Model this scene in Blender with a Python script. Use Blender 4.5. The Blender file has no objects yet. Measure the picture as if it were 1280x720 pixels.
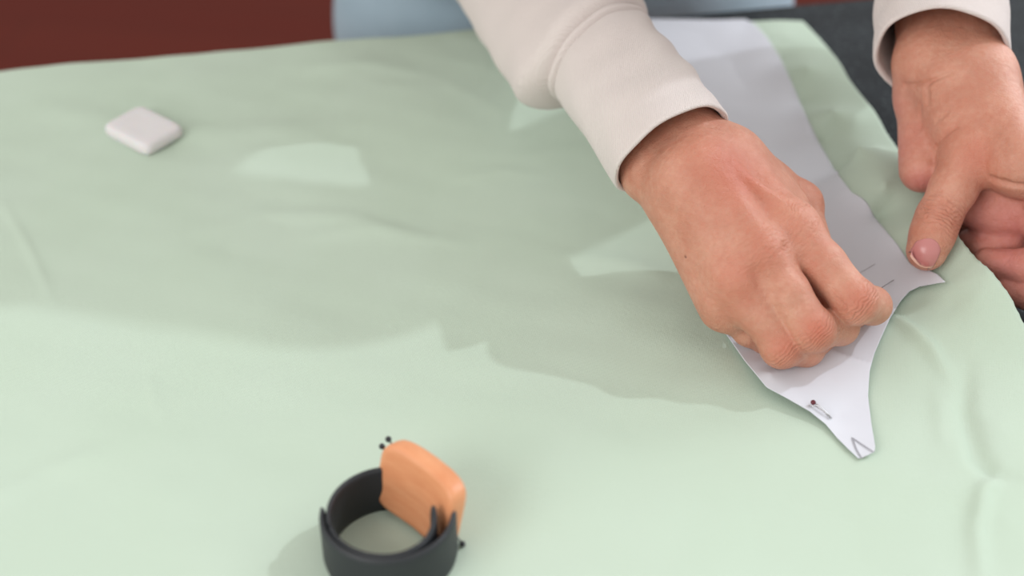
import bpy, bmesh, math, random
import numpy as np
from mathutils import Vector, Matrix
random.seed(4); np.random.seed(4)
SC = bpy.context.scene
COL = SC.collection

# ------------------------------------------------------------------ camera geometry (metres)
TZ = 0.88            # table top height
H = 0.46             # camera height above the table top
F = 1280 * 50 / 36.0
PITCH = math.radians(37)
FW = np.array([0, math.cos(PITCH), -math.sin(PITCH)])
UP = np.array([0, math.sin(PITCH), math.cos(PITCH)])
RT = np.array([1.0, 0, 0])
CAM = np.array([0, 0, TZ + H])


def P(px, py, h):
    """point seen at (px,py) that lies h above the table top"""
    d = FW + RT * (px - 640) / F + UP * (360 - py) / F
    return CAM + d * ((H - h) / -d[2])


# ------------------------------------------------------------------ materials
def new_mat(name):
    m = bpy.data.materials.new(name)
    m.use_nodes = True
    nt = m.node_tree
    return m, nt, nt.nodes['Principled BSDF']


def N(nt, typ, **kw):
    n = nt.nodes.new(typ)
    for k, v in kw.items():
        if k.startswith('i_'):
            n.inputs[k[2:].replace('_', ' ')].default_value = v
        else:
            setattr(n, k, v)
    return n


def mixc(nt, fac, a, b):
    n = nt.nodes.new('ShaderNodeMix'); n.data_type = 'RGBA'
    for sock, v in ((n.inputs[0], fac), (n.inputs[6], a), (n.inputs[7], b)):
        if hasattr(v, 'links'):
            nt.links.new(v, sock)
        else:
            sock.default_value = v if not isinstance(v, tuple) or len(v) == 4 else (*v, 1)
    return n.outputs[2]


def ramp(nt, src, p0, p1, c0=(0, 0, 0, 1), c1=(1, 1, 1, 1)):
    r = nt.nodes.new('ShaderNodeValToRGB')
    r.color_ramp.elements[0].position = p0; r.color_ramp.elements[0].color = c0
    r.color_ramp.elements[1].position = p1; r.color_ramp.elements[1].color = c1
    nt.links.new(src, r.inputs[0])
    return r.outputs[0]


def objco(nt, scale=(1, 1, 1), rot=(0, 0, 0)):
    tc = nt.nodes.new('ShaderNodeTexCoord')
    mp = nt.nodes.new('ShaderNodeMapping')
    mp.inputs['Scale'].default_value = scale
    mp.inputs['Rotation'].default_value = rot
    nt.links.new(tc.outputs['Object'], mp.inputs[0])
    return mp.outputs[0]


def noise(nt, co, scale, detail=3, rough=0.5):
    n = nt.nodes.new('ShaderNodeTexNoise')
    n.inputs['Scale'].default_value = scale
    n.inputs['Detail'].default_value = detail
    n.inputs['Roughness'].default_value = rough
    nt.links.new(co, n.inputs['Vector'])
    return n.outputs[0]


def bump(nt, bs, h, strength, dist, prev=None):
    b = nt.nodes.new('ShaderNodeBump')
    b.inputs['Strength'].default_value = strength
    b.inputs['Distance'].default_value = dist
    nt.links.new(h, b.inputs['Height'])
    if prev is not None:
        nt.links.new(prev, b.inputs['Normal'])
    nt.links.new(b.outputs[0], bs.inputs['Normal'])
    return b.outputs[0]


def simple(name, col, rough=0.5, metal=0.0, spec=0.5):
    m, nt, bs = new_mat(name)
    bs.inputs['Base Color'].default_value = (*col, 1)
    bs.inputs['Roughness'].default_value = rough
    bs.inputs['Metallic'].default_value = metal
    bs.inputs['Specular IOR Level'].default_value = spec
    return m


def weave_mat(name, col, col2, scale, strength, sheen=0.2, transl=0.0, rough=0.9, angle=0.0):
    m, nt, bs = new_mat(name)
    co = objco(nt, rot=(0, 0, angle))
    big = noise(nt, co, 9, 3)
    c = mixc(nt, ramp(nt, big, 0.35, 0.65), col, col2)
    nt.links.new(c, bs.inputs['Base Color'])
    bs.inputs['Roughness'].default_value = rough
    bs.inputs['Specular IOR Level'].default_value = 0.15
    bs.inputs['Sheen Weight'].default_value = sheen
    wx = nt.nodes.new('ShaderNodeTexWave'); wx.bands_direction = 'X'
    wy = nt.nodes.new('ShaderNodeTexWave'); wy.bands_direction = 'Y'
    for w in (wx, wy):
        w.inputs['Scale'].default_value = scale
        w.inputs['Distortion'].default_value = 1.2
        w.inputs['Detail'].default_value = 2
        nt.links.new(co, w.inputs['Vector'])
    ad = nt.nodes.new('ShaderNodeMath'); ad.operation = 'ADD'
    nt.links.new(wx.outputs['Fac'], ad.inputs[0]); nt.links.new(wy.outputs['Fac'], ad.inputs[1])
    b1 = bump(nt, bs, ad.outputs[0], strength, 0.0004)
    bump(nt, bs, noise(nt, co, 420, 3), strength, 0.0005, b1)
    if transl > 0:
        tr = nt.nodes.new('ShaderNodeBsdfTranslucent')
        nt.links.new(c, tr.inputs['Color'])
        mx = nt.nodes.new('ShaderNodeMixShader'); mx.inputs[0].default_value = transl
        nt.links.new(bs.outputs[0], mx.inputs[1]); nt.links.new(tr.outputs[0], mx.inputs[2])
        nt.links.new(mx.outputs[0], nt.nodes['Material Output'].inputs[0])
    return m


def skin_mat():
    m, nt, bs = new_mat('skin')
    co = objco(nt)
    at = nt.nodes.new('ShaderNodeAttribute'); at.attribute_name = 'red'
    pk = nt.nodes.new('ShaderNodeAttribute'); pk.attribute_name = 'pink'
    wr = nt.nodes.new('ShaderNodeAttribute'); wr.attribute_name = 'wr'
    wu = nt.nodes.new('ShaderNodeAttribute'); wu.attribute_name = 'wu'
    mole = nt.nodes.new('ShaderNodeAttribute'); mole.attribute_name = 'mole'
    n1 = noise(nt, co, 55, 4, 0.6)
    base = mixc(nt, ramp(nt, n1, 0.38, 0.62), SKIN_A, SKIN_B)
    c = mixc(nt, at.outputs['Fac'], base, SKIN_RED)
    c = mixc(nt, pk.outputs['Fac'], c, SKIN_PINK)
    n2 = noise(nt, co, 300, 3, 0.6)
    c = mixc(nt, ramp(nt, n2, 0.3, 0.75, (0, 0, 0, 1), (0.42, 0.42, 0.42, 1)), c, SKIN_RED)
    c = mixc(nt, mole.outputs['Fac'], c, (0.16, 0.05, 0.035))
    nt.links.new(c, bs.inputs['Base Color'])
    bs.inputs['Roughness'].default_value = 0.47
    bs.inputs['Specular IOR Level'].default_value = 0.42
    bs.inputs['Subsurface Weight'].default_value = 0.20
    bs.inputs['Subsurface Radius'].default_value = (1.0, 0.35, 0.2)
    bs.inputs['Subsurface Scale'].default_value = 0.003
    # fine skin relief
    vo = nt.nodes.new('ShaderNodeTexVoronoi'); vo.inputs['Scale'].default_value = 1100
    vo.feature = 'DISTANCE_TO_EDGE'
    nt.links.new(co, vo.inputs['Vector'])
    b0 = bump(nt, bs, vo.outputs['Distance'], 0.35, 0.0006)
    b1 = bump(nt, bs, noise(nt, co, 210, 5, 0.7), 0.75, 0.0014, b0)
    # knuckle wrinkles: waves along the finger, masked
    nn = noise(nt, co, 120, 2)
    ma = nt.nodes.new('ShaderNodeMath'); ma.operation = 'MULTIPLY_ADD'
    nt.links.new(nn, ma.inputs[0]); ma.inputs[1].default_value = 22.0
    nt.links.new(wu.outputs['Fac'], ma.inputs[2])
    sn = nt.nodes.new('ShaderNodeMath'); sn.operation = 'SINE'
    nt.links.new(ma.outputs[0], sn.inputs[0])
    mu = nt.nodes.new('ShaderNodeMath'); mu.operation = 'MULTIPLY'
    nt.links.new(sn.outputs[0], mu.inputs[0]); nt.links.new(wr.outputs['Fac'], mu.inputs[1])
    bump(nt, bs, mu.outputs[0], 0.45, 0.00045, b1)
    return m


SKIN_A = (0.50, 0.235, 0.158)
SKIN_B = (0.59, 0.31, 0.218)
SKIN_RED = (0.49, 0.145, 0.088)
SKIN_PINK = (0.61, 0.235, 0.205)
M_SKIN = skin_mat()
M_CLOTH = weave_mat('mint_cotton', (0.588, 0.705, 0.580), (0.603, 0.715, 0.60), 420, 0.25, 0.10, 0.20, angle=math.radians(11))
M_SWEAT = weave_mat('cream_jersey', (0.655, 0.585, 0.56), (0.675, 0.61, 0.585), 330, 0.50, 0.2)
M_JEANS = weave_mat('light_denim', (0.33, 0.44, 0.52), (0.40, 0.51, 0.59), 260, 0.6, 0.1)


def paper_mat():
    m, nt, bs = new_mat('pattern_paper')
    co = objco(nt)
    c = mixc(nt, noise(nt, co, 30, 3), (0.60, 0.615, 0.67), (0.625, 0.64, 0.69))
    nt.links.new(c, bs.inputs['Base Color'])
    bs.inputs['Roughness'].default_value = 0.55
    bs.inputs['Specular IOR Level'].default_value = 0.3
    bump(nt, bs, noise(nt, co, 60, 4), 0.15, 0.0006)
    return m


def table_mat():
    m, nt, bs = new_mat('dark_speckled_laminate')
    co = objco(nt)
    vo = nt.nodes.new('ShaderNodeTexVoronoi'); vo.inputs['Scale'].default_value = 260
    nt.links.new(co, vo.inputs['Vector'])
    sp = ramp(nt, vo.outputs['Distance'], 0.10, 0.30, (1, 1, 1, 1), (0, 0, 0, 1))
    n = noise(nt, co, 40, 4)
    base = mixc(nt, ramp(nt, n, 0.35, 0.7), (0.012, 0.015, 0.018), (0.021, 0.026, 0.030))
    c = mixc(nt, sp, base, (0.075, 0.085, 0.09))
    nt.links.new(c, bs.inputs['Base Color'])
    bs.inputs['Roughness'].default_value = 0.6
    bs.inputs['Specular IOR Level'].default_value = 0.15
    bump(nt, bs, n, 0.2, 0.001)
    return m


def floor_mat():
    m, nt, bs = new_mat('reddish_floor_boards')
    co = objco(nt, rot=(0, 0, 0.15))
    br = nt.nodes.new('ShaderNodeTexBrick')
    br.inputs['Scale'].default_value = 1.0
    br.inputs['Brick Width'].default_value = 1.4
    br.inputs['Row Height'].default_value = 0.14
    br.inputs['Mortar Size'].default_value = 0.002
    br.inputs['Color1'].default_value = (0.095, 0.016, 0.010, 1)
    br.inputs['Color2'].default_value = (0.088, 0.014, 0.009, 1)
    br.inputs['Mortar'].default_value = (0.055, 0.014, 0.010, 1)
    nt.links.new(co, br.inputs['Vector'])
    g = noise(nt, objco(nt, (2, 30, 2), (0, 0, 0.15)), 3, 5)
    c = mixc(nt, ramp(nt, g, 0.3, 0.8, (0, 0, 0, 1), (0.5, 0.5, 0.5, 1)), br.outputs[0], (0.075, 0.018, 0.013))
    nt.links.new(c, bs.inputs['Base Color'])
    bs.inputs['Roughness'].default_value = 0.65
    bs.inputs['Specular IOR Level'].default_value = 0.05
    return m


def wood_mat():
    m, nt, bs = new_mat('warm_beech')
    co = objco(nt, (1, 1, 6))
    n = noise(nt, co, 60, 5, 0.6)
    c = mixc(nt, ramp(nt, n, 0.3, 0.7), (0.64, 0.255, 0.115), (0.72, 0.33, 0.165))
    nt.links.new(c, bs.inputs['Base Color'])
    bs.inputs['Roughness'].default_value = 0.45
    bump(nt, bs, n, 0.2, 0.0003)
    return m


M_PAPER = paper_mat()
M_TABLE = table_mat()
M_FLOOR = floor_mat()
M_WOOD = wood_mat()
M_RUBBER = simple('charcoal_silicone', (0.022, 0.025, 0.029), 0.5, 0, 0.4)
M_STEEL = simple('pin_steel', (0.45, 0.45, 0.46), 0.25, 1.0)
M_DKMETAL = simple('dark_metal', (0.05, 0.05, 0.055), 0.3, 0.9)
M_MAROON = simple('maroon_pin_head', (0.10, 0.008, 0.018), 0.25)
M_PEARL = simple('pearl_pin_head', (0.8, 0.8, 0.78), 0.2)
M_PENCIL = simple('pencil_grey', (0.30, 0.30, 0.33), 0.7)
M_NAIL = simple('fingernail', (0.50, 0.20, 0.19), 0.28, 0, 0.5)
M_NAILTIP = simple('nail_edge', (0.60, 0.34, 0.26), 0.3, 0, 0.5)
M_HAIR = simple('dark_brown_hair', (0.045, 0.022, 0.012), 0.5)
M_SHOE = simple('white_sneaker', (0.7, 0.69, 0.67), 0.6)
M_LEG = simple('table_leg_paint', (0.03, 0.03, 0.033), 0.5)


def chalk_mat():
    m, nt, bs = new_mat('white_chalk')
    co = objco(nt)
    c = mixc(nt, noise(nt, co, 90, 4), (0.62, 0.60, 0.605), (0.67, 0.65, 0.655))
    nt.links.new(c, bs.inputs['Base Color'])
    bs.inputs['Roughness'].default_value = 0.85
    bs.inputs['Subsurface Weight'].default_value = 0.2
    bs.inputs['Subsurface Scale'].default_value = 0.002
    bump(nt, bs, noise(nt, co, 500, 4), 0.3, 0.0003)
    return m


M_CHALK = chalk_mat()


# ------------------------------------------------------------------ object helpers
def link_mesh(name, verts, faces, mats, parent=None, smooth=True, mat_idx=None):
    me = bpy.data.meshes.new(name)
    me.from_pydata([tuple(map(float, v)) for v in verts], [], [tuple(int(i) for i in f) for f in faces])
    for m in (mats if isinstance(mats, (list, tuple)) else [mats]):
        me.materials.append(m)
    if smooth:
        me.polygons.foreach_set('use_smooth', [True] * len(me.polygons))
    if mat_idx is not None:
        me.polygons.foreach_set('material_index', mat_idx)
    me.update()
    o = bpy.data.objects.new(name, me)
    COL.objects.link(o)
    if parent is not None:
        o.parent = parent
        o.matrix_parent_inverse = Matrix.Identity(4)
        o.location = tuple(-np.array(root_loc(parent)))
    return o


def root_loc(o):
    l = np.zeros(3)
    while o is not None:
        l = l + np.array(o.location)
        o = o.parent
    return l


def empty(name, loc):
    o = bpy.data.objects.new(name, None)
    o.empty_display_size = 0.05
    o.location = loc
    COL.objects.link(o)
    return o


def tag(o, label=None, cat=None, group=None, kind=None):
    if label: o['label'] = label
    if cat: o['category'] = cat
    if group: o['group'] = group
    if kind: o['kind'] = kind
    return o


def bm_obj(name, bm, mat, parent=None, smooth=True):
    vs = [tuple(v.co) for v in bm.verts]
    bm.verts.index_update()
    fs = [[v.index for v in f.verts] for f in bm.faces]
    bm.free()
    return link_mesh(name, vs, fs, mat, parent, smooth)


def tube(name, pts, r, mat, parent=None, seg=10, radii=None):
    pts = [np.array(p, float) for p in pts]
    vs, fs = [], []
    n = len(pts)
    up = np.array([0.13, 0.31, 0.94])
    for i, p in enumerate(pts):
        d = pts[min(i + 1, n - 1)] - pts[max(i - 1, 0)]
        d /= np.linalg.norm(d)
        a = np.cross(d, up); a /= np.linalg.norm(a)
        b = np.cross(d, a)
        rr = radii[i] if radii else r
        for k in range(seg):
            t = 2 * math.pi * k / seg
            vs.append(p + rr * (math.cos(t) * a + math.sin(t) * b))
    for i in range(n - 1):
        for k in range(seg):
            k2 = (k + 1) % seg
            fs.append((i * seg + k, i * seg + k2, (i + 1) * seg + k2, (i + 1) * seg + k))
    fs.append(tuple(range(seg))[::-1]); fs.append(tuple((n - 1) * seg + k for k in range(seg)))
    return link_mesh(name, vs, fs, mat, parent)


def ball(name, c, r, mat, parent=None, scale=(1, 1, 1)):
    bm = bmesh.new()
    bmesh.ops.create_uvsphere(bm, u_segments=20, v_segments=12, radius=r)
    for v in bm.verts:
        v.co = Vector((v.co.x * scale[0] + c[0], v.co.y * scale[1] + c[1], v.co.z * scale[2] + c[2]))
    return bm_obj(name, bm, mat, parent)


# ------------------------------------------------------------------ signed distance modelling
class SDF:
    """smooth union / subtraction of tapered capsules and ellipsoids"""
    def __init__(self):
        self.ops = []

    def cap(self, a, b, ra, rb, k=0.004, sub=False):
        self.ops.append(('c', np.array(a, float), np.array(b, float), ra, rb, k, sub)); return self

    def ell(self, c, axes, k=0.004, rot=None, sub=False):
        R = np.eye(3) if rot is None else np.array(rot, float)   # rows are the local axes
        self.ops.append(('e', np.array(c, float), np.array(axes, float), R, None, k, sub)); return self

    def group(self, other, k):
        self.ops.append(('g', other, None, None, None, k, False)); return self

    def __call__(self, X):
        d = None
        for typ, a, b, ra, rb, k, sub in self.ops:
            if typ == 'c':
                ab = b - a; L2 = float(ab @ ab)
                w = X - a
                t = np.clip((w @ ab) / L2, 0, 1)
                q = w - t[:, None] * ab
                e = np.sqrt(np.einsum('ij,ij->i', q, q)) - (ra + (rb - ra) * t)
            elif typ == 'e':
                w = (X - a) @ ra.T
                k0 = np.sqrt(np.einsum('ij,ij->i', w / b, w / b))
                k1 = np.sqrt(np.einsum('ij,ij->i', w / (b * b), w / (b * b))) + 1e-9
                e = k0 * (k0 - 1.0) / k1
            else:
                e = a(X)
            if d is None:
                d = e; continue
            if sub:
                h = np.clip(0.5 - 0.5 * (d + e) / k, 0, 1)
                d = d * (1 - h) - e * h + k * h * (1 - h)
            else:
                h = np.clip(0.5 + 0.5 * (d - e) / k, 0, 1)
                d = d * (1 - h) + e * h - k * h * (1 - h)
        return d


def surface_nets(f, lo, hi, step):
    lo = np.array(lo, float); hi = np.array(hi, float)
    n = np.ceil((hi - lo) / step).astype(int) + 1
    # coarse pass
    cs = 6
    nc = (n // cs) + 2
    gx = [lo[i] + step * cs * np.arange(nc[i]) for i in range(3)]
    G = np.stack(np.meshgrid(*gx, indexing='ij'), -1).reshape(-1, 3)
    D = np.concatenate([f(c) for c in np.array_split(G, max(1, len(G) // 400000))]).reshape(nc)
    near = np.abs(D) < step * cs * 1.9
    fine = np.repeat(np.repeat(np.repeat(D, cs, 0), cs, 1), cs, 2)
    mk = np.repeat(np.repeat(np.repeat(near, cs, 0), cs, 1), cs, 2)
    # shift so blocks are centred on coarse samples
    sh = cs // 2
    fine = fine[sh:sh + n[0], sh:sh + n[1], sh:sh + n[2]].astype(np.float64)
    mk = mk[sh:sh + n[0], sh:sh + n[1], sh:sh + n[2]]
    n = np.array(fine.shape)
    idx = np.argwhere(mk)
    X = lo + step * idx
    vals = np.concatenate([f(c) for c in np.array_split(X, max(1, len(X) // 300000))])
    fine[idx[:, 0], idx[:, 1], idx[:, 2]] = vals
    s = fine < 0
    a = s[:-1, :-1, :-1].astype(np.int8)
    tot = sum(s[i:n[0] - 1 + i, j:n[1] - 1 + j, k:n[2] - 1 + k].astype(np.int8) for i in (0, 1) for j in (0, 1) for k in (0, 1))
    cell = (tot > 0) & (tot < 8)
    ci = np.argwhere(cell)
    vid = -np.ones(cell.shape, int)
    vid[ci[:, 0], ci[:, 1], ci[:, 2]] = np.arange(len(ci))
    acc = np.zeros((len(ci), 3)); cnt = np.zeros(len(ci))
    corners = [(i, j, k) for i in (0, 1) for j in (0, 1) for k in (0, 1)]
    for c1 in corners:
        for ax in range(3):
            if c1[ax] == 1: continue
            c2 = list(c1); c2[ax] = 1
            v1 = fine[ci[:, 0] + c1[0], ci[:, 1] + c1[1], ci[:, 2] + c1[2]]
            v2 = fine[ci[:, 0] + c2[0], ci[:, 1] + c2[1], ci[:, 2] + c2[2]]
            m = (v1 < 0) != (v2 < 0)
            t = np.where(m, v1 / np.where(m, v1 - v2, 1), 0)
            p = np.tile(np.array(c1, float), (len(ci), 1)); p[:, ax] += t
            acc[m] += p[m]; cnt[m] += 1
    V = lo + step * (ci + acc / cnt[:, None])
    faces = []
    for ax in range(3):
        o1, o2 = [(1, 2), (2, 0), (0, 1)][ax]
        sl1 = [slice(None)] * 3; sl2 = [slice(None)] * 3
        sl1[ax] = slice(0, n[ax] - 1); sl2[ax] = slice(1, n[ax])
        A = s[tuple(sl1)]; B = s[tuple(sl2)]
        e = np.argwhere(A != B)
        ok = (e[:, o1] > 0) & (e[:, o2] > 0) & (e[:, o1] < n[o1] - 1) & (e[:, o2] < n[o2] - 1)
        e = e[ok]
        flip = A[e[:, 0], e[:, 1], e[:, 2]]
        q = []
        for d1, d2 in ((-1, -1), (0, -1), (0, 0), (-1, 0)):
            c = e.copy(); c[:, o1] += d1; c[:, o2] += d2
            q.append(vid[c[:, 0], c[:, 1], c[:, 2]])
        q = np.stack(q, 1)
        q[~flip] = q[~flip][:, ::-1]
        faces.append(q)
    Fc = np.concatenate(faces)
    Fc = Fc[(Fc >= 0).all(1)]
    return V, Fc


# ================================================================== SETTING
def box_bm(bm, lo, hi):
    r = bmesh.ops.create_cube(bm, size=1.0)
    for v in r['verts']:
        v.co = Vector([lo[i] + (v.co[i] + 0.5) * (hi[i] - lo[i]) for i in range(3)])


bm = bmesh.new(); box_bm(bm, (-4, -2.5, -0.1), (4, 5.5, 0))
fl = bm_obj('floor', bm, M_FLOOR, smooth=False); tag(fl, 'reddish brown floor behind the cutting table', kind='structure')

# table: frame rotated 11 degrees about z
TA = math.radians(11)
E1 = np.array([math.cos(TA), math.sin(TA), 0]); E2 = np.array([-math.sin(TA), math.cos(TA), 0])
CL = 0.0012                                  # cloth lies this far above the table top
edge0 = P(0, 90, CL)
V_EDGE = float(edge0 @ E2) - 0.001           # far table edge in table coordinates


def UV(u, v, z):
    return E1 * u + E2 * v + np.array([0, 0, z])


tab = empty('cutting_table', UV(0.1, V_EDGE - 0.5, 0))
tag(tab, 'dark grey speckled table top under the mint green cloth', 'table')


def rbox(name, u0, u1, v0, v1, z0, z1, mat, parent, bev=0.003):
    bm = bmesh.new()
    r = bmesh.ops.create_cube(bm, size=1.0)
    for v in r['verts']:
        v.co = Vector(UV(u0 + (v.co.x + .5) * (u1 - u0), v0 + (v.co.y + .5) * (v1 - v0), z0 + (v.co.z + .5) * (z1 - z0)))
    bmesh.ops.bevel(bm, geom=bm.edges[:], offset=bev, segments=3, affect='EDGES')
    return bm_obj(name, bm, mat, parent, smooth=False)


rbox('table_top', -0.95, 1.05, V_EDGE - 0.95, V_EDGE, TZ - 0.03, TZ, M_TABLE, tab)
for (u, v) in ((-0.88, V_EDGE - 0.88), (0.98, V_EDGE - 0.88), (-0.88, V_EDGE - 0.07), (0.98, V_EDGE - 0.07)):
    rbox('leg', u - 0.025, u + 0.025, v - 0.025, v + 0.025, 0, TZ - 0.03, M_LEG, tab)


# ================================================================== CLOTH
def tps_fit(pts):
    A = np.array(pts, float); XY = A[:, :2]; z = A[:, 2]
    n = len(A)
    r = np.linalg.norm(XY[:, None] - XY[None], axis=2)
    K = r                                     # linear (biharmonic in 3-D) kernel: no overshoot
    M = np.zeros((n + 1, n + 1)); M[:n, :n] = K - 0.0 * np.eye(n); M[:n, n] = 1; M[n, :n] = 1
    w = np.linalg.solve(M, np.append(z, 0))
    return XY, w


def tps_eval(fit, XY):
    C, w = fit
    out = np.zeros(len(XY))
    for s in range(0, len(XY), 20000):
        q = XY[s:s + 20000]
        r = np.linalg.norm(q[:, None] - C[None], axis=2)
        out[s:s + 20000] = r @ w[:-1] + w[-1]
    return out


EDGE = [(1005, 28, .002), (1035, 60, .005), (1062, 100, .009), (1100, 150, .015), (1135, 203, .020),
        (1165, 250, .024), (1200, 298, .028), (1238, 338, .029), (1264, 372, .025), (1284, 412, .017),
        (1304, 470, .009), (1320, 560, .005), (1330, 640, .004), (1345, 740, .003)]
CP = list(EDGE) + [
    (945, 40, .001), (975, 80, .0015), (1000, 130, .002), (1028, 180, .0025), (1055, 222, .004), (1098, 275, .007), (1135, 322, .011),
    (985, 50, .004), (1008, 85, .013), (1040, 140, .021), (1070, 185, .026), (1105, 232, .028), (1145, 280, .027),
    (1158, 345, .0135), (1185, 325, .022), (1222, 370, .022), (1190, 385, .013), (1235, 430, .011), (1150, 378, .006), (1125, 420, .0025),
    (1170, 460, .003), (1215, 470, .005), (1180, 540, .0), (1250, 540, .005), (1255, 650, .004), (1200, 640, 0), (1200, 720, 0),
    (1080, 320, .004), (1100, 350, .004), (1060, 360, .0015), (1095, 400, .002),
]
for px in (-150, 50, 250, 450, 650, 820):
    for py in (60, 130, 200, 300, 400, 500, 600, 700, 800):
        CP.append((px, py, 0))
for px in (900, 1000):
    for py in (200, 300, 400, 500, 600, 700, 800):
        CP.append((px, py, 0))
for px in (1060, 1130):
    for py in (520, 600, 700, 800):
        CP.append((px, py, 0))
for px in (880, 930):
    for py in (40, 110): CP.append((px, py, 0))
cpw = []
for px, py, h in CP:
    q = P(px, py, h + CL); cpw.append((q[0], q[1], h))
FIT = tps_fit(cpw)

FOLDS = [  # polyline in picture coordinates, height, half width
    ([(1106, 396), (1135, 420), (1160, 445), (1182, 478)], .0034, .0036),
    ([(1150, 380), (1175, 395), (1210, 400)], .0015, .006),
    ([(1205, 470), (1203, 520), (1222, 580), (1240, 600), (1262, 604)], -.0036, .0045),
    ([(1250, 596), (1228, 620), (1218, 670), (1226, 740)], .0030, .0040),
    ([(1170, 490), (1176, 540), (1178, 560)], .0012, .004),
    ([(2, 255), (25, 292), (48, 335), (66, 380)], .0009, .0026),
    ([(185, 455), (192, 500), (205, 530)], .0007, .003),
    ([(-40, 640), (60, 590), (130, 570)], .0018, .008),
    ([(40, 140), (150, 158), (300, 170), (430, 160)], .0016, .012),
    ([(230, 300), (330, 268), (430, 275), (520, 300)], .0014, .008),
    ([(360, 300), (470, 290), (600, 310)], .0012, .007),
    ([(480, 110), (560, 108), (610, 128), (640, 155)], .0010, .009),
    ([(560, 75), (640, 95), (690, 130)], .0008, .009),
    ([(380, 90), (460, 85), (560, 100)], .0014, .009),
    ([(640, 200), (720, 190), (790, 240)], .0008, .008),
    ([(700, 320), (780, 330), (840, 350)], .0012, .007),
    ([(560, 230), (620, 215), (680, 222)], .0012, .006),
]
FW_ = [([P(a, b, CL)[:2] for a, b in pl], h, w) for pl, h, w in FOLDS]


def seg_dist(XY, pl):
    best = np.full(len(XY), 9.0); tt = np.zeros(len(XY))
    n = len(pl) - 1
    for i in range(n):
        a = np.array(pl[i]); b = np.array(pl[i + 1]); ab = b - a
        t = np.clip(((XY - a) @ ab) / (ab @ ab), 0, 1)
        d = np.linalg.norm(XY - a - t[:, None] * ab, axis=1)
        m = d < best
        best[m] = d[m]; tt[m] = (i + t[m]) / n
    return best, tt


def wav(XY, seed, amp, lam):
    rs = np.random.RandomState(seed); out = np.zeros(len(XY))
    for _ in range(7):
        th = rs.uniform(0, 2 * math.pi); k = 2 * math.pi / (lam * rs.uniform(.7, 1.5)); ph = rs.uniform(0, 6.28)
        out += np.sin(k * (XY[:, 0] * math.cos(th) + XY[:, 1] * math.sin(th)) + ph)
    return amp * out / 7


def cloth_h(XY):
    XY = np.atleast_2d(np.array(XY, float))
    h = tps_eval(FIT, XY)
    h = np.maximum(h, 0)
    for pl, a, w in FW_:
        d, t = seg_dist(XY, pl)
        h = h + a * np.exp(-(d / w) ** 2) * np.sin(np.clip(t, 0.02, .98) * math.pi) ** .5
    h = h + 0.0012 + wav(XY, 3, .0022, .12) + wav(XY, 5, .0006, .035)
    return np.maximum(h, 0.0004) + CL


def fixp(px, py, hf, extra=0.0):
    """point on the ray through (px,py) that lies on the surface hf"""
    h = 0.0
    for _ in range(12):
        q = P(px, py, h + extra)
        h = 0.5 * h + 0.5 * float(hf(q[None, :2])[0])
    return P(px, py, h + extra)


er = np.array([fixp(a, b, cloth_h) for a, b, _ in EDGE])
eu = er @ E1; ev = er @ E2
o = np.argsort(ev); ev_s = ev[o]; eu_s = eu[o]
# far boundary of the cloth (v as a function of u): hangs over the table edge on the left, stops short on the right
fb = [(-1.0, .13), (float(P(400, 48, 0) @ E1), .11), (float(P(620, 40, 0) @ E1), .05), (float(P(700, 35, 0) @ E1), .004), (float(P(820, 31, 0) @ E1), -.014), (float(P(1005, 27, 0) @ E1), None)]
vfar = float(P(1005, 28, .003) @ E2) - V_EDGE
fb[-1] = (fb[-1][0], vfar)
fbu = [a for a, b in fb]; fbv = [V_EDGE + b for a, b in fb]
V_NEAR = V_EDGE - 0.97
NU, NV = 560, 460
tv = np.linspace(0, 1, NV); tu = np.linspace(0, 1, NU)
# denser to the right and near the middle
tu = tu ** 0.8
UU = np.zeros((NV, NU)); VV = np.zeros((NV, NU))
top = V_EDGE + 0.13
for j in range(NV):
    v = V_NEAR + (top - V_NEAR) * tv[j]
    ur = np.interp(v, ev_s, eu_s)
    UU[j] = -0.93 + (ur + 0.93) * tu
for j in range(NV):
    VV[j] = V_NEAR + (np.interp(UU[j], fbu, fbv) - V_NEAR) * tv[j]
# re-evaluate right boundary after warping
for j in range(NV):
    ur = np.interp(VV[j, -1], ev_s, eu_s)
    # pinked, slightly frayed edge
    UU[j] = -0.93 + (ur + 0.93 + .0002 * math.sin(j * 2.1)) * tu
XYc = UU.reshape(-1, 1) * E1[:2] + VV.reshape(-1, 1) * E2[:2]
hc = cloth_h(XYc)
ov = VV.reshape(-1) - V_EDGE
drop = np.maximum(ov, 0)
wv = .006 * np.sin(UU.reshape(-1) * 38) + .004 * np.sin(UU.reshape(-1) * 71 + 1)
vadj = np.where(ov > 0, V_EDGE + 0.010 * (1 - np.exp(-drop / .010)) + np.maximum(wv, -.001) * np.clip(drop / .05, 0, 1), VV.reshape(-1))
zadj = np.where(ov > 0, hc - np.maximum(drop - .0, 0) + .010 * (1 - np.exp(-drop / .010)) * .5, hc)
Vc = UU.reshape(-1, 1) * E1 + vadj[:, None] * E2
Vc[:, 2] = TZ + zadj
ids = np.arange(NV * NU).reshape(NV, NU)
Fq = np.stack([ids[:-1, :-1], ids[:-1, 1:], ids[1:, 1:], ids[1:, :-1]], -1).reshape(-1, 4)
cloth = link_mesh('fabric', Vc, Fq, M_CLOTH)
tag(cloth, 'large mint green cotton fabric spread over the dark table', 'fabric')
md = cloth.modifiers.new('thick', 'SOLIDIFY'); md.thickness = 0.0005; md.offset = -1

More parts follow.
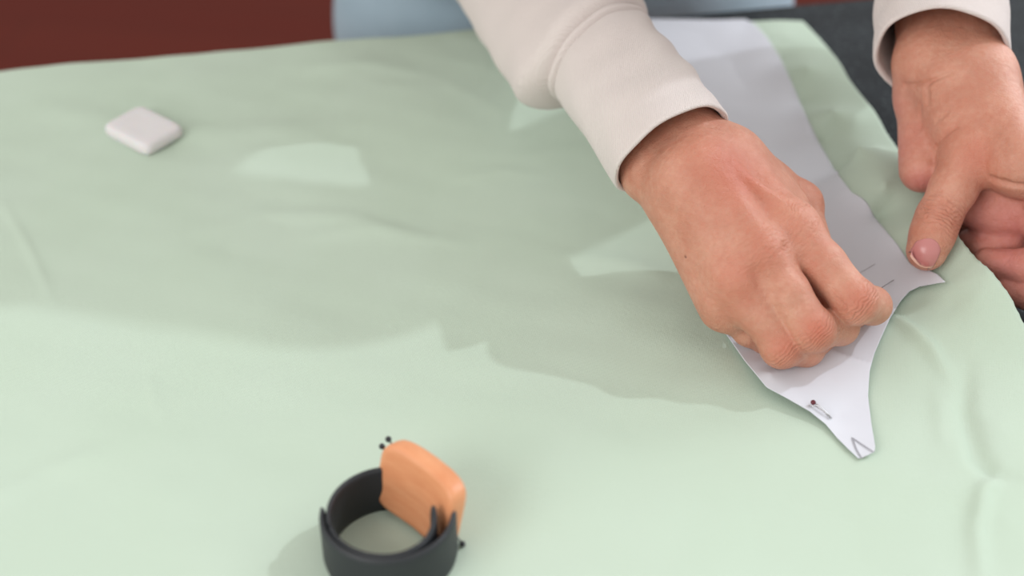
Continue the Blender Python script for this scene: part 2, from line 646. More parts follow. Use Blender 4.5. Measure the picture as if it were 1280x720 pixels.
# ================================================================== PAPER PATTERN
PR = [(931, 24), (943, 30), (958, 46), (975, 72), (988, 100), (1003, 135), (1022, 175), (1043, 212), (1068, 245), (1097, 276), (1122, 306),
      (1138, 330), (1160, 337), (1172, 343), (1182, 352.5), (1166, 355), (1151, 357.5), (1137, 364), (1126, 376), (1113, 397), (1102, 421), (1093, 442),
      (1087, 464), (1085, 495), (1089, 528), (1094, 558), (1093, 565), (1080, 571)]
PL = [(800, 26), (862, 27), (866, 120)]
pl_pts = [(790, 24), (805, 80), (822, 150), (840, 220), (862, 290), (880, 350), (905, 414), (930, 450), (958, 484), (984, 498), (1012, 514), (1032, 530), (1046, 547), (1060, 561), (1073, 573)]
PFOLD = [([(1020, 441), (1000, 462), (960, 482)], .0022, .005), ([(1020, 441), (1055, 452), (1086, 461)], .0018, .005),
         ([(1030, 275), (1060, 262), (1090, 250)], .0012, .005)]
PFW = [([P(a, b, .003)[:2] for a, b in pl], h, w) for pl, h, w in PFOLD]
LIFT = [(960, 487, .006), (985, 500, .0055), (1012, 516, .004), (940, 465, .004), (1046, 547, .001), (1076, 573, .0008), (1094, 562, .0035), (1085, 495, .0015),
        (1085, 465, .003), (1180, 352, .006), (1150, 357, .005), (1160, 338, .003), (1138, 335, .001), (1125, 380, .003), (1100, 425, .0028),
        (1020, 441, .004), (1040, 480, .002), (1050, 520, .001), (980, 440, .0015), (900, 400, .001), (1000, 350, .0005), (1060, 360, .0008),
        (900, 60, .0005), (930, 26, .001), (990, 110, .0008), (1040, 210, .001), (1090, 270, .001), (950, 200, .0005), (880, 300, .0005), (1050, 300, .0005), (820, 40, .0005)]
LF = tps_fit([(*P(a, b, .003)[:2], h) for a, b, h in LIFT])


def paper_h(XY):
    XY = np.atleast_2d(np.array(XY, float))
    h = cloth_h(XY) + np.maximum(tps_eval(LF, XY), .0003) + .0004
    for pl, a, w in PFW:
        d, t = seg_dist(XY, pl)
        h = h + a * np.exp(-(d / w))
    return h


def dense(pts, n):
    pts = np.array(pts, float)
    s = np.concatenate([[0], np.cumsum(np.linalg.norm(np.diff(pts, axis=0), axis=1))])
    t = np.linspace(0, s[-1], n)
    return np.stack([np.interp(t, s, pts[:, i]) for i in range(2)], 1), s


# rows join equal arc fractions piecewise so that corners stay sharp
NR = 320
prd = []; pld = []
br_r = [0, 5, 10, 11, 14, 17, 22, 25, 27]      # break points on the right boundary
br_f = [0, .22, .48, .52, .60, .68, .82, .97, 1.0]
Rp = np.array(PR, float); Lp = np.array(pl_pts, float)


def param(pts, brk, fr, n):
    out = []
    ts = np.linspace(0, 1, n)
    s = np.concatenate([[0], np.cumsum(np.linalg.norm(np.diff(pts, axis=0), axis=1))])
    sb = [s[b] for b in brk]
    st = np.interp(ts, fr, sb)
    return np.stack([np.interp(st, s, pts[:, i]) for i in range(2)], 1)


RR = param(Rp, br_r, br_f, NR)
LL = param(Lp, [0, 2, 3, 5, 8, 11, 14], [0, .48, .60, .68, .82, .93, 1.0], NR)
Rw = np.array([fixp(a, b, paper_h) for a, b in RR]); Lw = np.array([fixp(a, b, paper_h) for a, b in LL])
NS = 120
ts = np.linspace(0, 1, NS)[None, :, None]
G = Lw[:, None, :] * (1 - ts) + Rw[:, None, :] * ts
Gf = G.reshape(-1, 3).copy()
Gf[:, 2] = TZ + paper_h(Gf[:, :2])
ids = np.arange(NR * NS).reshape(NR, NS)
Fq = np.stack([ids[:-1, :-1], ids[1:, :-1], ids[1:, 1:], ids[:-1, 1:]], -1).reshape(-1, 4)
paper = link_mesh('paper_pattern', Gf, Fq, M_PAPER)
tag(paper, 'white paper sewing pattern piece with pointed notched tip pinned on the green fabric', 'paper pattern')
md = paper.modifiers.new('thick', 'SOLIDIFY'); md.thickness = 0.00022; md.offset = 0


def on_paper(px, py, e=0.0):
    return fixp(px, py, paper_h, e)


# pencil marks on the paper (parts of it)
def mark(name, pl, w=.00035):
    pts = []
    for (a, b), (c, d) in zip(pl[:-1], pl[1:]):
        for t in np.linspace(0, 1, 12, endpoint=False):
            pts.append((a + (c - a) * t, b + (d - b) * t))
    pts.append(pl[-1])
    W = [on_paper(a, b, .0003) for a, b in pts]
    vs, fs = [], []
    for i, p in enumerate(W):
        d = W[min(i + 1, len(W) - 1)] - W[max(i - 1, 0)]; d[2] = 0; d /= np.linalg.norm(d)
        nrm = np.array([-d[1], d[0], 0])
        vs += [p - nrm * w, p + nrm * w]
    for i in range(len(W) - 1):
        fs.append((2 * i, 2 * i + 2, 2 * i + 3, 2 * i + 1))
    o = link_mesh(name, vs, fs, M_PENCIL, paper)
    return o


mk = mark('notch_mark', [(1077, 573), (1070, 561), (1065, 547), (1078, 556), (1092, 565)], .00045)
mk['label'] = 'grey pencilled v shaped notch'
mk = mark('pencil_line', [(1068, 345), (1082, 337), (1094, 330)], .00018)

# ================================================================== PINS
def pin(name, head_px, tip_px, head_mat, label, group=None, hh=.0022, r=.00035, hr=.0013, th=.0006):
    a = on_paper(*head_px, hh); b = on_paper(*tip_px, th)
    root = empty(name, a)
    d = (b - a); L = np.linalg.norm(d)
    mid = (a + b) / 2 + np.array([0, 0, .0008])
    tube('shaft', [a, (a + mid) / 2 + [0, 0, .0002], mid, (mid + b) / 2, b], r, M_STEEL, root, 8, [r, r, r, r, r * .5])
    ball('head', a, hr, head_mat, root, (1, 1, .9))
    tag(root, label, 'pin', group)
    return root


pin('sewing_pin', (1016.5, 503), (1040, 523), M_MAROON, 'sewing pin with dark red head near the pointed tip of the paper pattern')
# a bent thread/pin shank beside it
tb = [on_paper(1011, 507, .0009), on_paper(1020, 508, .0012), on_paper(1030, 515, .0012), on_paper(1038, 523, .0009)]
t_ = tube('wire_clip', tb, .0003, M_STEEL, None, 8)
tag(t_, 'thin bent steel wire beside the red headed pin on the paper tip', 'wire')

# ================================================================== CHALK
def chalk():
    c = fixp(181, 163, cloth_h, 0)
    cs = [(127, 160), (176, 138), (232, 161), (184, 195)]
    W = [P(a, b, .006) for a, b in cs]
    bmx = bmesh.new()
    cen = sum(W) / 4
    zb = float(max(cloth_h(np.array([w[:2] for w in W]))))
    bmx = bmesh.new()
    e1_ = (W[1] + W[2] - W[0] - W[3]) / 4; e2_ = (W[1] + W[0] - W[2] - W[3]) / 4
    NT = 72; rows = []
    z_b = TZ + zb - .0008
    for z, sc in ((.0002, 0), (0, .5), (.0, .93), (.0006, .975), (.0018, .998), (.0034, 1.0), (.0052, .985), (.0064, .955), (.0071, .90), (.0074, .80), (.0070, .5), (.0069, 0)):
        row = []
        for k in range(NT):
            t = 2 * math.pi * k / NT; ct, st_ = math.cos(t), math.sin(t); e = .26
            x = math.copysign(abs(ct) ** e, ct); y = math.copysign(abs(st_) ** e, st_)
            q = cen + e1_ * (x * sc) + e2_ * (y * sc)
            row.append(bmx.verts.new((q[0], q[1], z_b + z)))
        rows.append(row)
    for i in range(len(rows) - 1):
        for k in range(NT):
            k2 = (k + 1) % NT
            bmx.faces.new((rows[i][k], rows[i][k2], rows[i + 1][k2], rows[i + 1][k]))
    bmesh.ops.remove_doubles(bmx, verts=bmx.verts, dist=1e-6)
    bmesh.ops.recalc_face_normals(bmx, faces=bmx.faces)
    o = bm_obj('tailors_chalk', bmx, M_CHALK)
    tag(o, 'white square tablet of tailors chalk lying on the green fabric at upper left', 'chalk')


chalk()

# ================================================================== PERSON
def nrm(v):
    v = np.array(v, float); return v / np.linalg.norm(v)


PALE = []   # paint list: (attr, centre, radius, amount)


def finger(s, pts, rad, k=.0035, knk=True):
    """pts: joints, rad: radius at each"""
    f = SDF()
    for i in range(len(pts) - 1):
        f.cap(pts[i], pts[i + 1], rad[i], rad[i + 1], k)
    return f


# ---------- the person's right hand (left and centre of the picture), pinching a pin
RH = dict(
    wr=P(862, 174, .083), wu=P(818, 213, .070),
    c1=P(908, 202, .077), c2=P(876, 214, .082), c3=P(860, 228, .078), c4=P(851, 244, .068),
    i0=P(990, 286, .062), i1=P(1069, 377, .041), i2=P(1090, 382, .0285), i3=P(1086, 382, .0125),
    m0=P(950, 318, .059), m1=P(1016, 413, .033), m2=P(1050, 408, .0225), m3=P(1062, 396, .0115),
    r0=P(919, 347, .049), r1=P(977, 434, .0225), r2=P(1008, 436, .0145), r3=P(1032, 420, .0095),
    p0=P(905, 367, .037), p1=P(936, 412, .0165), p2=P(958, 424, .0105), p3=P(980, 420, .0090),
    t0=P(915, 205, .066), t1=P(998, 256, .043), t2=P(1026, 340, .026), t3=P(1072, 384, .0125),
)


VN = -FW


def right_hand():
    h = RH
    s = SDF()
    elb = R_ELB
    fdir = nrm(elb - (h['wr'] + h['wu']) / 2)
    # wrist and forearm under the sleeve
    s.cap(h['wr'], h['wr'] + fdir * .09, .0155, .0175, .012)
    s.cap(h['wu'], h['wu'] + fdir * .09, .0152, .0175, .016)
    s.cap((h['wr'] + h['wu']) / 2, (h['wr'] + h['wu']) / 2 + fdir * .10, .018, .020, .012)
    # carpus
    s.cap(h['wr'], h['c2'], .0155, .0150, .012)
    s.cap(h['wu'], h['c4'], .0152, .0130, .012)
    s.cap(h['c1'], h['c3'], .0130, .0140, .012)
    # metacarpals
    dn = np.array([0, 0.0, -1.0])
    s.cap(h['c1'], h['i0'], .0135, .0112, .012)
    s.cap(h['c2'], h['m0'], .0140, .0112, .012)
    s.cap(h['c3'], h['r0'], .0135, .0105, .012)
    s.cap(h['c4'], h['p0'], .0125, .0095, .012)
    # palm flesh below
    s.cap(h['c2'] + dn * .010, (h['m0'] + h['r0']) / 2 + dn * .010, .015, .012, .010)
    s.cap(h['c4'] + dn * .008, h['p0'] + dn * .010, .0135, .011, .012)
    s.cap(h['c1'] + dn * .008, h['i0'] + dn * .012, .014, .011, .012)
    # first web and thumb
    s.cap(h['wr'] + dn * .004, h['t0'], .0135, .014, .012)
    s.cap(h['t0'], h['t1'], .0140, .0118, .012)
    s.cap((h['c1'] + h['i0']) / 2 + dn * .010, (h['t0'] + h['t1']) / 2, .011, .010, .012)
    s.cap(P(915, 200, .074), P(985, 262, .054), .0135, .0110, .012)
    th = finger(None, [h['t1'], h['t2'], h['t3']], [.0112, .0100, .0085], .004)
    th.ell(h['t1'], (.0120, .0120, .0120), .004)
    s.group(th, .005)
    # knuckles (rounded, low)
    for q, r in (('i0', .0112), ('m0', .0114), ('r0', .0104), ('p0', .0095)):
        s.ell(h[q] + [0, 0, .0016], (r, r, r * .98), .008)
    # extensor tendons
    for a, b in (('c2', 'i0'), ('c2', 'm0'), ('c3', 'r0'), ('c3', 'p0')):
        A = h[a] * .65 + h[b] * .35; B = h[a] * .12 + h[b] * .88
        ra = .0138 if a == 'c2' else .0132
        s.cap(A + [0, 0, ra - .0020], B + [0, 0, .0098], .0024, .0022, .0045)
    # fingers
    fi = finger(None, [h['i0'], (h['i0'] + h['i1']) / 2, h['i1'], h['i2'], h['i3']], [.0118, .0110, .0105, .0092, .0072])
    fi.ell(h['i1'] + nrm(h['i1'] - h['i0']) * .0005 + [0, 0, .0004], (.0106, .0106, .0106), .003)
    fm = finger(None, [h['m0'], (h['m0'] + h['m1']) / 2, h['m1'], h['m2'], h['m3']], [.0118, .0109, .0101, .0090, .0072])
    fm.ell(h['m1'], (.0103, .0103, .0103), .003)
    fr = finger(None, [h['r0'], (h['r0'] + h['r1']) / 2, h['r1'], h['r2'], h['r3']], [.0110, .0102, .0096, .0084, .0068])
    fr.ell(h['r1'], (.0094, .0094, .0094), .003)
    fp = finger(None, [h['p0'], (h['p0'] + h['p1']) / 2, h['p1'], h['p2'], h['p3']], [.0092, .0082, .0080, .0072, .0060])
    g = SDF(); g.group(fi, .001); g.group(fm, .0016); g.group(fr, .0016); g.group(fp, .0016)
    s.group(g, .0065)
    # valleys between the knuckles
    for a, b, c, d in (('i0', 'm0', 'i1', 'm1'), ('m0', 'r0', 'm1', 'r1')):
        A = (h[a] + h[b]) / 2; B = (h[c] + h[d]) / 2
        s.cap(A + (B - A) * .10 + VN * .0152, A + (B - A) * .36 + VN * .0130, .0010, .0012, .0060, sub=True)
    # webs between the finger roots, and the palm seen dark through the gap
    for a, b, c, d in (('i0', 'm0', 'i1', 'm1'), ('m0', 'r0', 'm1', 'r1'), ('r0', 'p0', 'r1', 'p1')):
        f_ = .16 if a == 'i0' else .30
        s.cap(h[a] + (h[c] - h[a]) * f_ - [0, 0, .003], h[b] + (h[d] - h[b]) * f_ - [0, 0, .003], .0085, .0085, .006)
    s.cap(P(985, 320, .034), P(1030, 372, .020), .0125, .0105, .006)
    # palm side hollow so that the curled fingers stay separate
    return s


# ---------- the person's left hand (right of the picture), thumb on the fabric
LH = dict(
    wa=P(1160, 78, .088), wb=P(1214, 66, .090),
    pk0=P(1151, 122, .068), pk1=P(1153, 212, .048),
    b0=P(1190, 105, .084), b1=P(1222, 190, .066),
    x0=P(1228, 95, .088), x1=P(1275, 205, .070), x2=P(1308, 225, .062),
    t0=P(1186, 118, .080), t1=P(1211, 198, .0640), t2=P(1173, 272, .0415), t3=P(1158.5, 313, .0300),
    i0=P(1304, 226, .058), i1=P(1322, 318, .038), i2=P(1284, 334, .024), i3=P(1235, 330, .0165),
    m0=P(1296, 250, .044), m1=P(1330, 372, .022), m2=P(1300, 372, .0135), m3=P(1262, 362, .0105),
    r0=P(1278, 255, .034), r1=P(1262, 300, .022), r2=P(1232, 312, .016), r3=P(1212, 304, .013),
)


def left_hand():
    h = LH
    s = SDF()
    elb = L_ELB
    fdir = nrm(elb - (h['wa'] + h['wb']) / 2)
    s.cap(h['wa'], h['wa'] + fdir * .10, .0160, .021, .012)
    s.cap(h['wb'], h['wb'] + fdir * .10, .0160, .021, .012)
    s.cap((h['wa'] + h['wb']) / 2, (h['wa'] + h['wb']) / 2 + fdir * .11, .0175, .024, .012)
    s.cap(h['wa'], h['b0'], .0160, .0165, .012)
    s.cap(h['wb'], h['x0'], .0155, .0160, .012)
    # heel of the palm, pink side
    s.cap(h['pk0'], h['pk1'], .0130, .0125, .009)
    s.cap(h['wa'] + [0, 0, -.006], h['pk0'], .0150, .0130, .009)
    # thenar / first metacarpal block
    s.cap(h['b0'], h['b1'], .0170, .0145, .010)
    s.cap(h['t0'], h['t1'], .0150, .0128, .008)
    # index metacarpal, back of the hand
    s.cap(h['x0'], h['x1'], .0165, .0135, .012)
    s.cap(h['x1'], h['x2'], .0135, .0125, .012)
    s.cap(h['x0'] + [0.006, .012, -.014], h['i0'] + [0.004, 0.006, -.012], .0165, .0130, .014)
    # web between thumb and index
    s.cap(h['b1'] + [.004, 0, -.003], h['x1'] + [0, 0, -.004], .0115, .0110, .008)
    # palm behind
    s.cap(h['pk0'] + [.02, .01, -.012], P(1258, 262, .036), .0180, .0150, .010)
    s.cap(P(1240, 262, .034), P(1296, 262, .040), .0125, .0155, .006)
    s.cap(P(1215, 262, .032), P(1255, 268, .032), .0095, .0125, .006)
    # crease in front of the thumb root and long fold
    s.cap(P(1155, 108, .097), P(1162, 160, .086), .0010, .0010, .0060, sub=True)
    # skin creases: root of the thumb, wrist, web fold (laid on the surface by marching along the view ray)
    for pl, dep in (([(1167, 202), (1171, 184), (1180, 170), (1194, 160)], .0011), ([(1133, 107), (1160, 104), (1186, 92)], .0008), ([(1158, 112), (1160, 128)], .0013),
                    ([(1238, 222), (1256, 228), (1285, 232)], .0014), ([(1172, 150), (1184, 140)], .0006), ([(1150, 130), (1150, 160)], .0004)):
        pts = []
        for a, b in pl:
            A = P(a, b, .125); B = P(a, b, 0.0); T_ = np.linspace(0, 1, 500)[:, None]
            dd = s(A + (B - A) * T_); k = int(np.argmax(dd < 0))
            pts.append(A + (B - A) * T_[k] if dd[k] < 0 else None)
        if any(p is None for p in pts): continue
        for A, B in zip(pts[:-1], pts[1:]):
            s.cap(A, B, dep * .55, dep * .55, .0028, sub=True)
    th = finger(None, [h['t1'], (h['t1'] + h['t2']) / 2, h['t2'], (h['t2'] * .5 + h['t3'] * .5), h['t3']], [.0132, .0121, .0113, .0112, .0106], .004)
    th.ell(h['t1'] + [.0015, 0, .0015], (.0134, .0134, .0134), .006)
    s.group(th, .0045)
    g = SDF()
    g.group(finger(None, [h['i0'], h['i1'], h['i2'], h['i3']], [.0110, .0098, .0094, .0085]), .001)
    g.group(finger(None, [h['m0'], h['m1'], h['m2'], h['m3']], [.0110, .0096, .0088, .0078]), .0012)
    g.group(finger(None, [h['r0'], h['r1'], h['r2'], h['r3']], [.0105, .0092, .0086, .0078]), .0012)
    lp = [P(1250, 250, .028), P(1252, 285, .014), P(1228, 290, .0095), P(1208, 284, .0090)]
    g.group(finger(None, lp, [.0095, .0082, .0074, .0066]), .0012)
    s.group(g, .0030)
    return s


R_ELB = P(660, -55, .080)
L_ELB = P(1178, -150, .130)
R_SH = np.array([-.172, .860, TZ + .326]); L_SH = np.array([.210, .756, TZ + .306])
PELV = np.array([.045, 1.097, TZ - .04])
CHEST = np.array([-.030, .960, TZ + .181])
NECK = np.array([.008, .785, TZ + .390])
HEADC = np.array([.014, .765, TZ + .530])
ROTB = TA


def body_low():
    s = SDF()
    s.cap(PELV + [0, .01, 0], CHEST + [0, .01, .01], .078, .075, .05)
    s.cap(R_SH * .8 + L_SH * .2, L_SH * .8 + R_SH * .2, .055, .055, .05)
    s.cap(CHEST, NECK, .08, .048, .04)
    s.cap(NECK, HEADC, .048, .045, .02)
    s.cap(R_SH, R_ELB, .040, .030, .03)
    s.cap(L_SH, L_ELB, .040, .030, .03)
    RW = (RH['wr'] + RH['wu']) / 2; LW = (LH['wa'] + LH['wb']) / 2
    s.cap(R_ELB, R_ELB * .35 + RW * .65, .026, .0195, .02)
    s.cap(L_ELB, L_ELB * .35 + LW * .65, .026, .0195, .02)
    # head: cranium, jaw, nose, brow, lips, ears; faces down towards the table
    f = nrm(np.array([math.sin(TA), -math.cos(TA), -.55])); r = np.array([math.cos(TA), math.sin(TA), 0]); u = np.cross(r, -f)
    if u[2] < 0: u = -u
    R = np.array([r, f, u])
    s.ell(HEADC + u * .015, (.073, .092, .095), .02, R)
    s.ell(HEADC - u * .045 + f * .03, (.052, .060, .062), .03, R)
    s.cap(HEADC + f * .086 + u * .010, HEADC + f * .104 - u * .022, .007, .011, .010)
    s.cap(HEADC + f * .080 - u * .052 - r * .014, HEADC + f * .080 - u * .052 + r * .014, .007, .007, .006)
    s.cap(HEADC + f * .083 + u * .028 - r * .03, HEADC + f * .083 + u * .028 + r * .03, .006, .006, .010)
    for sg in (-1, 1):
        s.ell(HEADC + r * sg * .032 + f * .086 + u * .008, (.014, .010, .010), .006, R, sub=True)
        s.ell(HEADC + r * sg * .030 + f * .070 + u * .006, (.012, .012, .012), .004, R)
        s.ell(HEADC + r * sg * .074 - u * .005, (.008, .018, .030), .006, R)
    # legs
    for sg in (-1, 1):
        hip = PELV + r * sg * .085 - np.array([0, 0, .02]); kn = np.array([hip[0], hip[1] + .01, .48]); an = np.array([hip[0], hip[1] + .04, .09])
        s.cap(hip, kn, .080, .055, .04); s.cap(kn, an, .052, .036, .02)
        s.cap(an - [0, 0, .03], an + [0, -.14, -.055], .034, .026, .02)
    return s, R


def paint(V, spec):
    """spec: list of (centre, radius, amount)"""
    a = np.zeros(len(V))
    for c, r, m in spec:
        d = np.linalg.norm(V - np.array(c), axis=1) / r
        a = np.maximum(a, m * np.exp(-d ** 2))
    return a


def wrinkles(V, spec):
    """spec: (joint, axis direction, radius along, outward normal, strength, wavelength)"""
    w = np.zeros(len(V)); u = np.zeros(len(V))
    for c, ax, ra, nn, st, wl in spec:
        d = V - np.array(c); ax = nrm(ax)
        t = d @ ax; rr = np.linalg.norm(d, axis=1)
        m = st * np.exp(-(t / ra) ** 2) * (rr < .02) * np.clip((d @ nrm(nn)) / .006, 0, 1)
        sel = m > w
        w[sel] = m[sel]; u[sel] = (t[sel] / wl) * 2 * math.pi
    return w, u


person = empty('person', (PELV[0], PELV[1], 0))
tag(person, 'person in cream sweatshirt and pale blue jeans leaning over the green fabric, hands on paper', 'person')

VIEWN = nrm(-FW)
sR = right_hand(); sL = left_hand()
pR = np.array(list(RH.values())); pL = np.array(list(LH.values()))
VR, FR = surface_nets(sR, pR.min(0) - [.03, .025, .022], pR.max(0) + [.025, .09, .035], .00085)
VL, FL = surface_nets(sL, pL.min(0) - [.03, .025, .022], pL.max(0) + [.025, .09, .04], .00085)
sB, RB = body_low()
VB, FB = surface_nets(sB, (-.30, .50, .0), (.50, 1.40, TZ + .75), .008)
VB[:, 2] = np.maximum(VB[:, 2], .003)

V = np.concatenate([VR, VL, VB]); Fa = np.concatenate([FR, FL + len(VR), FB + len(VR) + len(VL)])
body = link_mesh('body', V, Fa, M_SKIN, person)
h, l = RH, LH
red = paint(V, [
    (P(922, 212, .09), .022, .95), (P(960, 250, .075), .018, .45), (P(880, 180, .095), .014, .30),
    (h['i1'] + VIEWN * .01, .0085, .75), (h['m1'] + VIEWN * .01, .0085, .9), (h['r1'] + VIEWN * .009, .008, .75),
    (h['m0'] + VIEWN * .01, .014, .45), (h['r0'] + VIEWN * .01, .014, .50), (h['i0'] + VIEWN * .01, .014, .40), (h['p0'] + VIEWN * .01, .012, .4),
    (h['t1'], .014, .45),
    (l['t1'] + VIEWN * .012, .012, .75), (l['t2'] + VIEWN * .01, .009, .45), (P(1225, 130, .10), .022, .35), (P(1190, 170, .08), .018, .3),
    (P(1010, 330, .055), .012, .2), (P(1040, 400, .03), .010, .35),
])
pink = paint(V, [
    (P(1138, 150, .055), .020, .95), (P(1140, 200, .045), .020, 1.0), (P(1150, 235, .045), .012, .9),
    (P(1225, 275, .03), .024, 1.0), (P(1270, 280, .035), .024, 1.0), (P(1265, 330, .025), .022, 1.0), (P(1212, 305, .012), .016, 1.0),
    (P(1280, 365, .012), .02, .9), (P(1245, 245, .045), .012, .6), (P(1158, 335, .02), .010, .6),
])
red = np.clip(red, 0, 1)
ax = lambda a, b: nrm(b - a)
wr, wu = wrinkles(V, [
    (h['i1'], ax(h['i0'], h['i1']) * .6 + ax(h['i1'], h['i2']) * .4, .005, VIEWN, 1.0, .0019),
    (h['m1'], ax(h['m0'], h['m1']) * .6 + ax(h['m1'], h['m2']) * .4, .005, VIEWN, 1.0, .0019),
    (h['r1'], ax(h['r0'], h['r1']) * .6 + ax(h['r1'], h['r2']) * .4, .004, VIEWN, .9, .0018),
    (l['t2'], ax(l['t1'], l['t3']), .007, VIEWN, 2.2, .0024),
    (h['m0'], ax(h['c2'], h['m0']), .010, VIEWN, .35, .0022),
    (h['i0'], ax(h['c2'], h['i0']), .010, VIEWN, .35, .0022),
])
mole = np.exp(-(np.linalg.norm(V - 0, axis=1) * 0 + 9))
me = body.data


def ray_hit(sdf, px, py, h0, h1):
    a = P(px, py, h0); b = P(px, py, h1)
    T = np.linspace(0, 1, 800)[:, None]
    d = sdf(a + (b - a) * T)
    k = np.argmax(d < 0)
    return a + (b - a) * T[k]


mp = ray_hit(sR, 857, 321, .12, 0)
mole = np.exp(-(np.linalg.norm(V - mp, axis=1) / .0008) ** 4)
for nm, arr in (('red', red), ('pink', pink), ('wr', wr), ('wu', wu), ('mole', mole)):
    at = me.attributes.new(nm, 'FLOAT', 'POINT')
    at.data.foreach_set('value', arr.astype(np.float32))
sm = body.modifiers.new('soft', 'SMOOTH'); sm.factor = 0.5; sm.iterations = 3


# thumbnail, wrapped onto the thumb
def thumbnail():
    c = ray_hit(sL, 1158, 316, .10, 0)
    axd = nrm(LH['t3'] - LH['t2'])
    n = VIEWN - axd * (VIEWN @ axd); n = nrm(n)
    side = nrm(np.cross(axd, n))
    n = nrm(n + side * 0.0)
    NX, NY = 22, 26
    vs, mi = [], []
    for j in range(NY):
        t = j / (NY - 1)
        y = (t - .5) * .0150
        w = .0070 * (1 - .10 * (1 - t)) * (1 - max(0, .16 - t) ** 2 * 9)
        for i in range(NX):
            s_ = (i / (NX - 1) - .5) * 2
            yy = y
            if t > .5:
                yy = y - (t - .5) * .0052 * s_ ** 2 * 1.2     # rounded free edge
            else:
                yy = y + (.5 - t) * .0040 * s_ ** 2            # cuticle arc
            q = c + axd * yy + side * s_ * w
            o0 = q + n * .012
            T = np.linspace(0, .03, 260)[:, None]
            d = sL(o0 - n * T)
            k = int(np.argmax(d < 0)) if (d < 0).any() else 120
            hit = o0 - n * T[k]
            lift = .00035 if t > .12 else .0001
            vs.append(hit + n * (lift - .0003 * abs(s_) ** 6))
    vs = np.array(vs).reshape(NY, NX, 3)
    for _ in range(3):
        vs[1:-1, 1:-1] = (vs[1:-1, 1:-1] * 2 + vs[:-2, 1:-1] + vs[2:, 1:-1] + vs[1:-1, :-2] + vs[1:-1, 2:]) / 6
    # longitudinal flattening of a real nail
    ids = np.arange(NX * NY).reshape(NY, NX)
    Fq = np.stack([ids[:-1, :-1], ids[:-1, 1:], ids[1:, 1:], ids[1:, :-1]], -1).reshape(-1, 4)
    mi = [1 if (k // (NX - 1)) >= NY - 4 else 0 for k in range(len(Fq))]
    o = link_mesh('thumbnail', vs.reshape(-1, 3), Fq, [M_NAIL, M_NAILTIP], body, True, mi)
    m = o.modifiers.new('t', 'SOLIDIFY'); m.thickness = .0004; m.offset = 0
    o['label'] = 'pink thumbnail with pale free edge'


thumbnail()


# ---------- hair
def hair():
    r, f, u = RB
    s = SDF()
    s.ell(HEADC + u * .028 - f * .018, (.084, .094, .096), .02, RB)
    s.ell(HEADC - f * .055 - u * .04, (.070, .055, .085), .03, RB)
    s.ell(HEADC + f * .085 - u * .045, (.060, .075, .075), .02, RB, sub=True)
    v, fc = surface_nets(s, HEADC - .17, HEADC + .17, .005)
    link_mesh('hair', v, fc, M_HAIR, person)


hair()


# ---------- sweatshirt: torso + upper arms from an SDF, forearm sleeves as swept tubes with a real hem
def frame_for(axis, ref):
    a = ref - axis * (ref @ axis); a = nrm(a)
    return a, nrm(np.cross(axis, a))


def sleeve(hem_c, elb, upper, ra, rb, ref, ringtilt, cuff_len, side_puff, seam=True, wrap=0.0):
    """rings from the hem towards the elbow. ra: half width along ref, rb: half width across"""
    axis = nrm(elb - hem_c)
    a, b = frame_for(axis, ref)
    total = np.linalg.norm(elb - hem_c)
    SEG = 128
    th = np.linspace(0, 2 * math.pi, SEG, endpoint=False)
    rings = []
    # inner return of the hem
    st = [(-1, .040), (-1, .020), (-1, .008), (-1, .003), (-1, .001), (0, 0)]
    S = list(np.concatenate([np.linspace(.0005, .006, 6), np.linspace(.008, cuff_len - .006, 34), np.linspace(cuff_len - .005, cuff_len + .012, 34), np.linspace(cuff_len + .014, total + .01, 60)]))
    rs = np.random.RandomState(int(ra * 1e5) % 97)
    ph = rs.uniform(0, 6.28, 12)

    def ring(s, inset, inner=False):
        c = hem_c + axis * s
        tilt = ringtilt(s, th) if ringtilt else 0
        ss = s + tilt
        puff = np.clip((s - cuff_len - .001) / .022, 0, 1); puff = puff * puff * (3 - 2 * puff)
        R_a = ra - inset + puff * side_puff(th)[0]; R_b = rb - inset + puff * side_puff(th)[1]
        q = s - cuff_len
        g = -.0026 * np.exp(-((q) / .0012) ** 2) + .0012 * np.exp(-((q - .0030) / .0016) ** 2) - .0034 * np.exp(-((q - .0066) / .0014) ** 2) + .0030 * np.exp(-((q - .0125) / .0055) ** 2) if seam else 0
        wv_ = .0004 * np.sin(3 * th + ph[0] + s * 60) + .0003 * np.sin(7 * th + ph[1] - s * 90)
        # soft wrinkles
        wv_ = wv_ + puff * (.0020 * np.sin(s * 150 + 2.0 * np.sin(th + ph[2]) + ph[3]) * (0.5 + .5 * np.sin(th + ph[4])))
        wv_ = wv_ + .0007 * np.sin(s * 210 + 1.5 * np.sin(2 * th + ph[5])) * (.5 + .5 * np.cos(th + ph[6])) * np.clip(s / .02, 0, 1)
        rr_a = R_a + g + wv_; rr_b = R_b + g + wv_
        off = hem_c[None] + axis[None] * ss[:, None] if hasattr(ss, '__len__') else np.tile(c, (SEG, 1))
        return off + (rr_a * np.cos(th))[:, None] * a + (rr_b * np.sin(th))[:, None] * b
    for k, s in st[:-1]:
        rings.append(ring(s, .0030, True))
    rings.append(ring(-.0004, .0022)); rings.append(ring(-.0009, .0013)); rings.append(ring(-.0006, .0005))
    for s in S:
        rings.append(ring(s, 0))
    V = np.concatenate(rings); n = len(rings)
    fs = []
    for i in range(n - 1):
        for k in range(SEG):
            k2 = (k + 1) % SEG
            fs.append((i * SEG + k, (i + 1) * SEG + k, (i + 1) * SEG + k2, i * SEG + k2))
    return V, fs


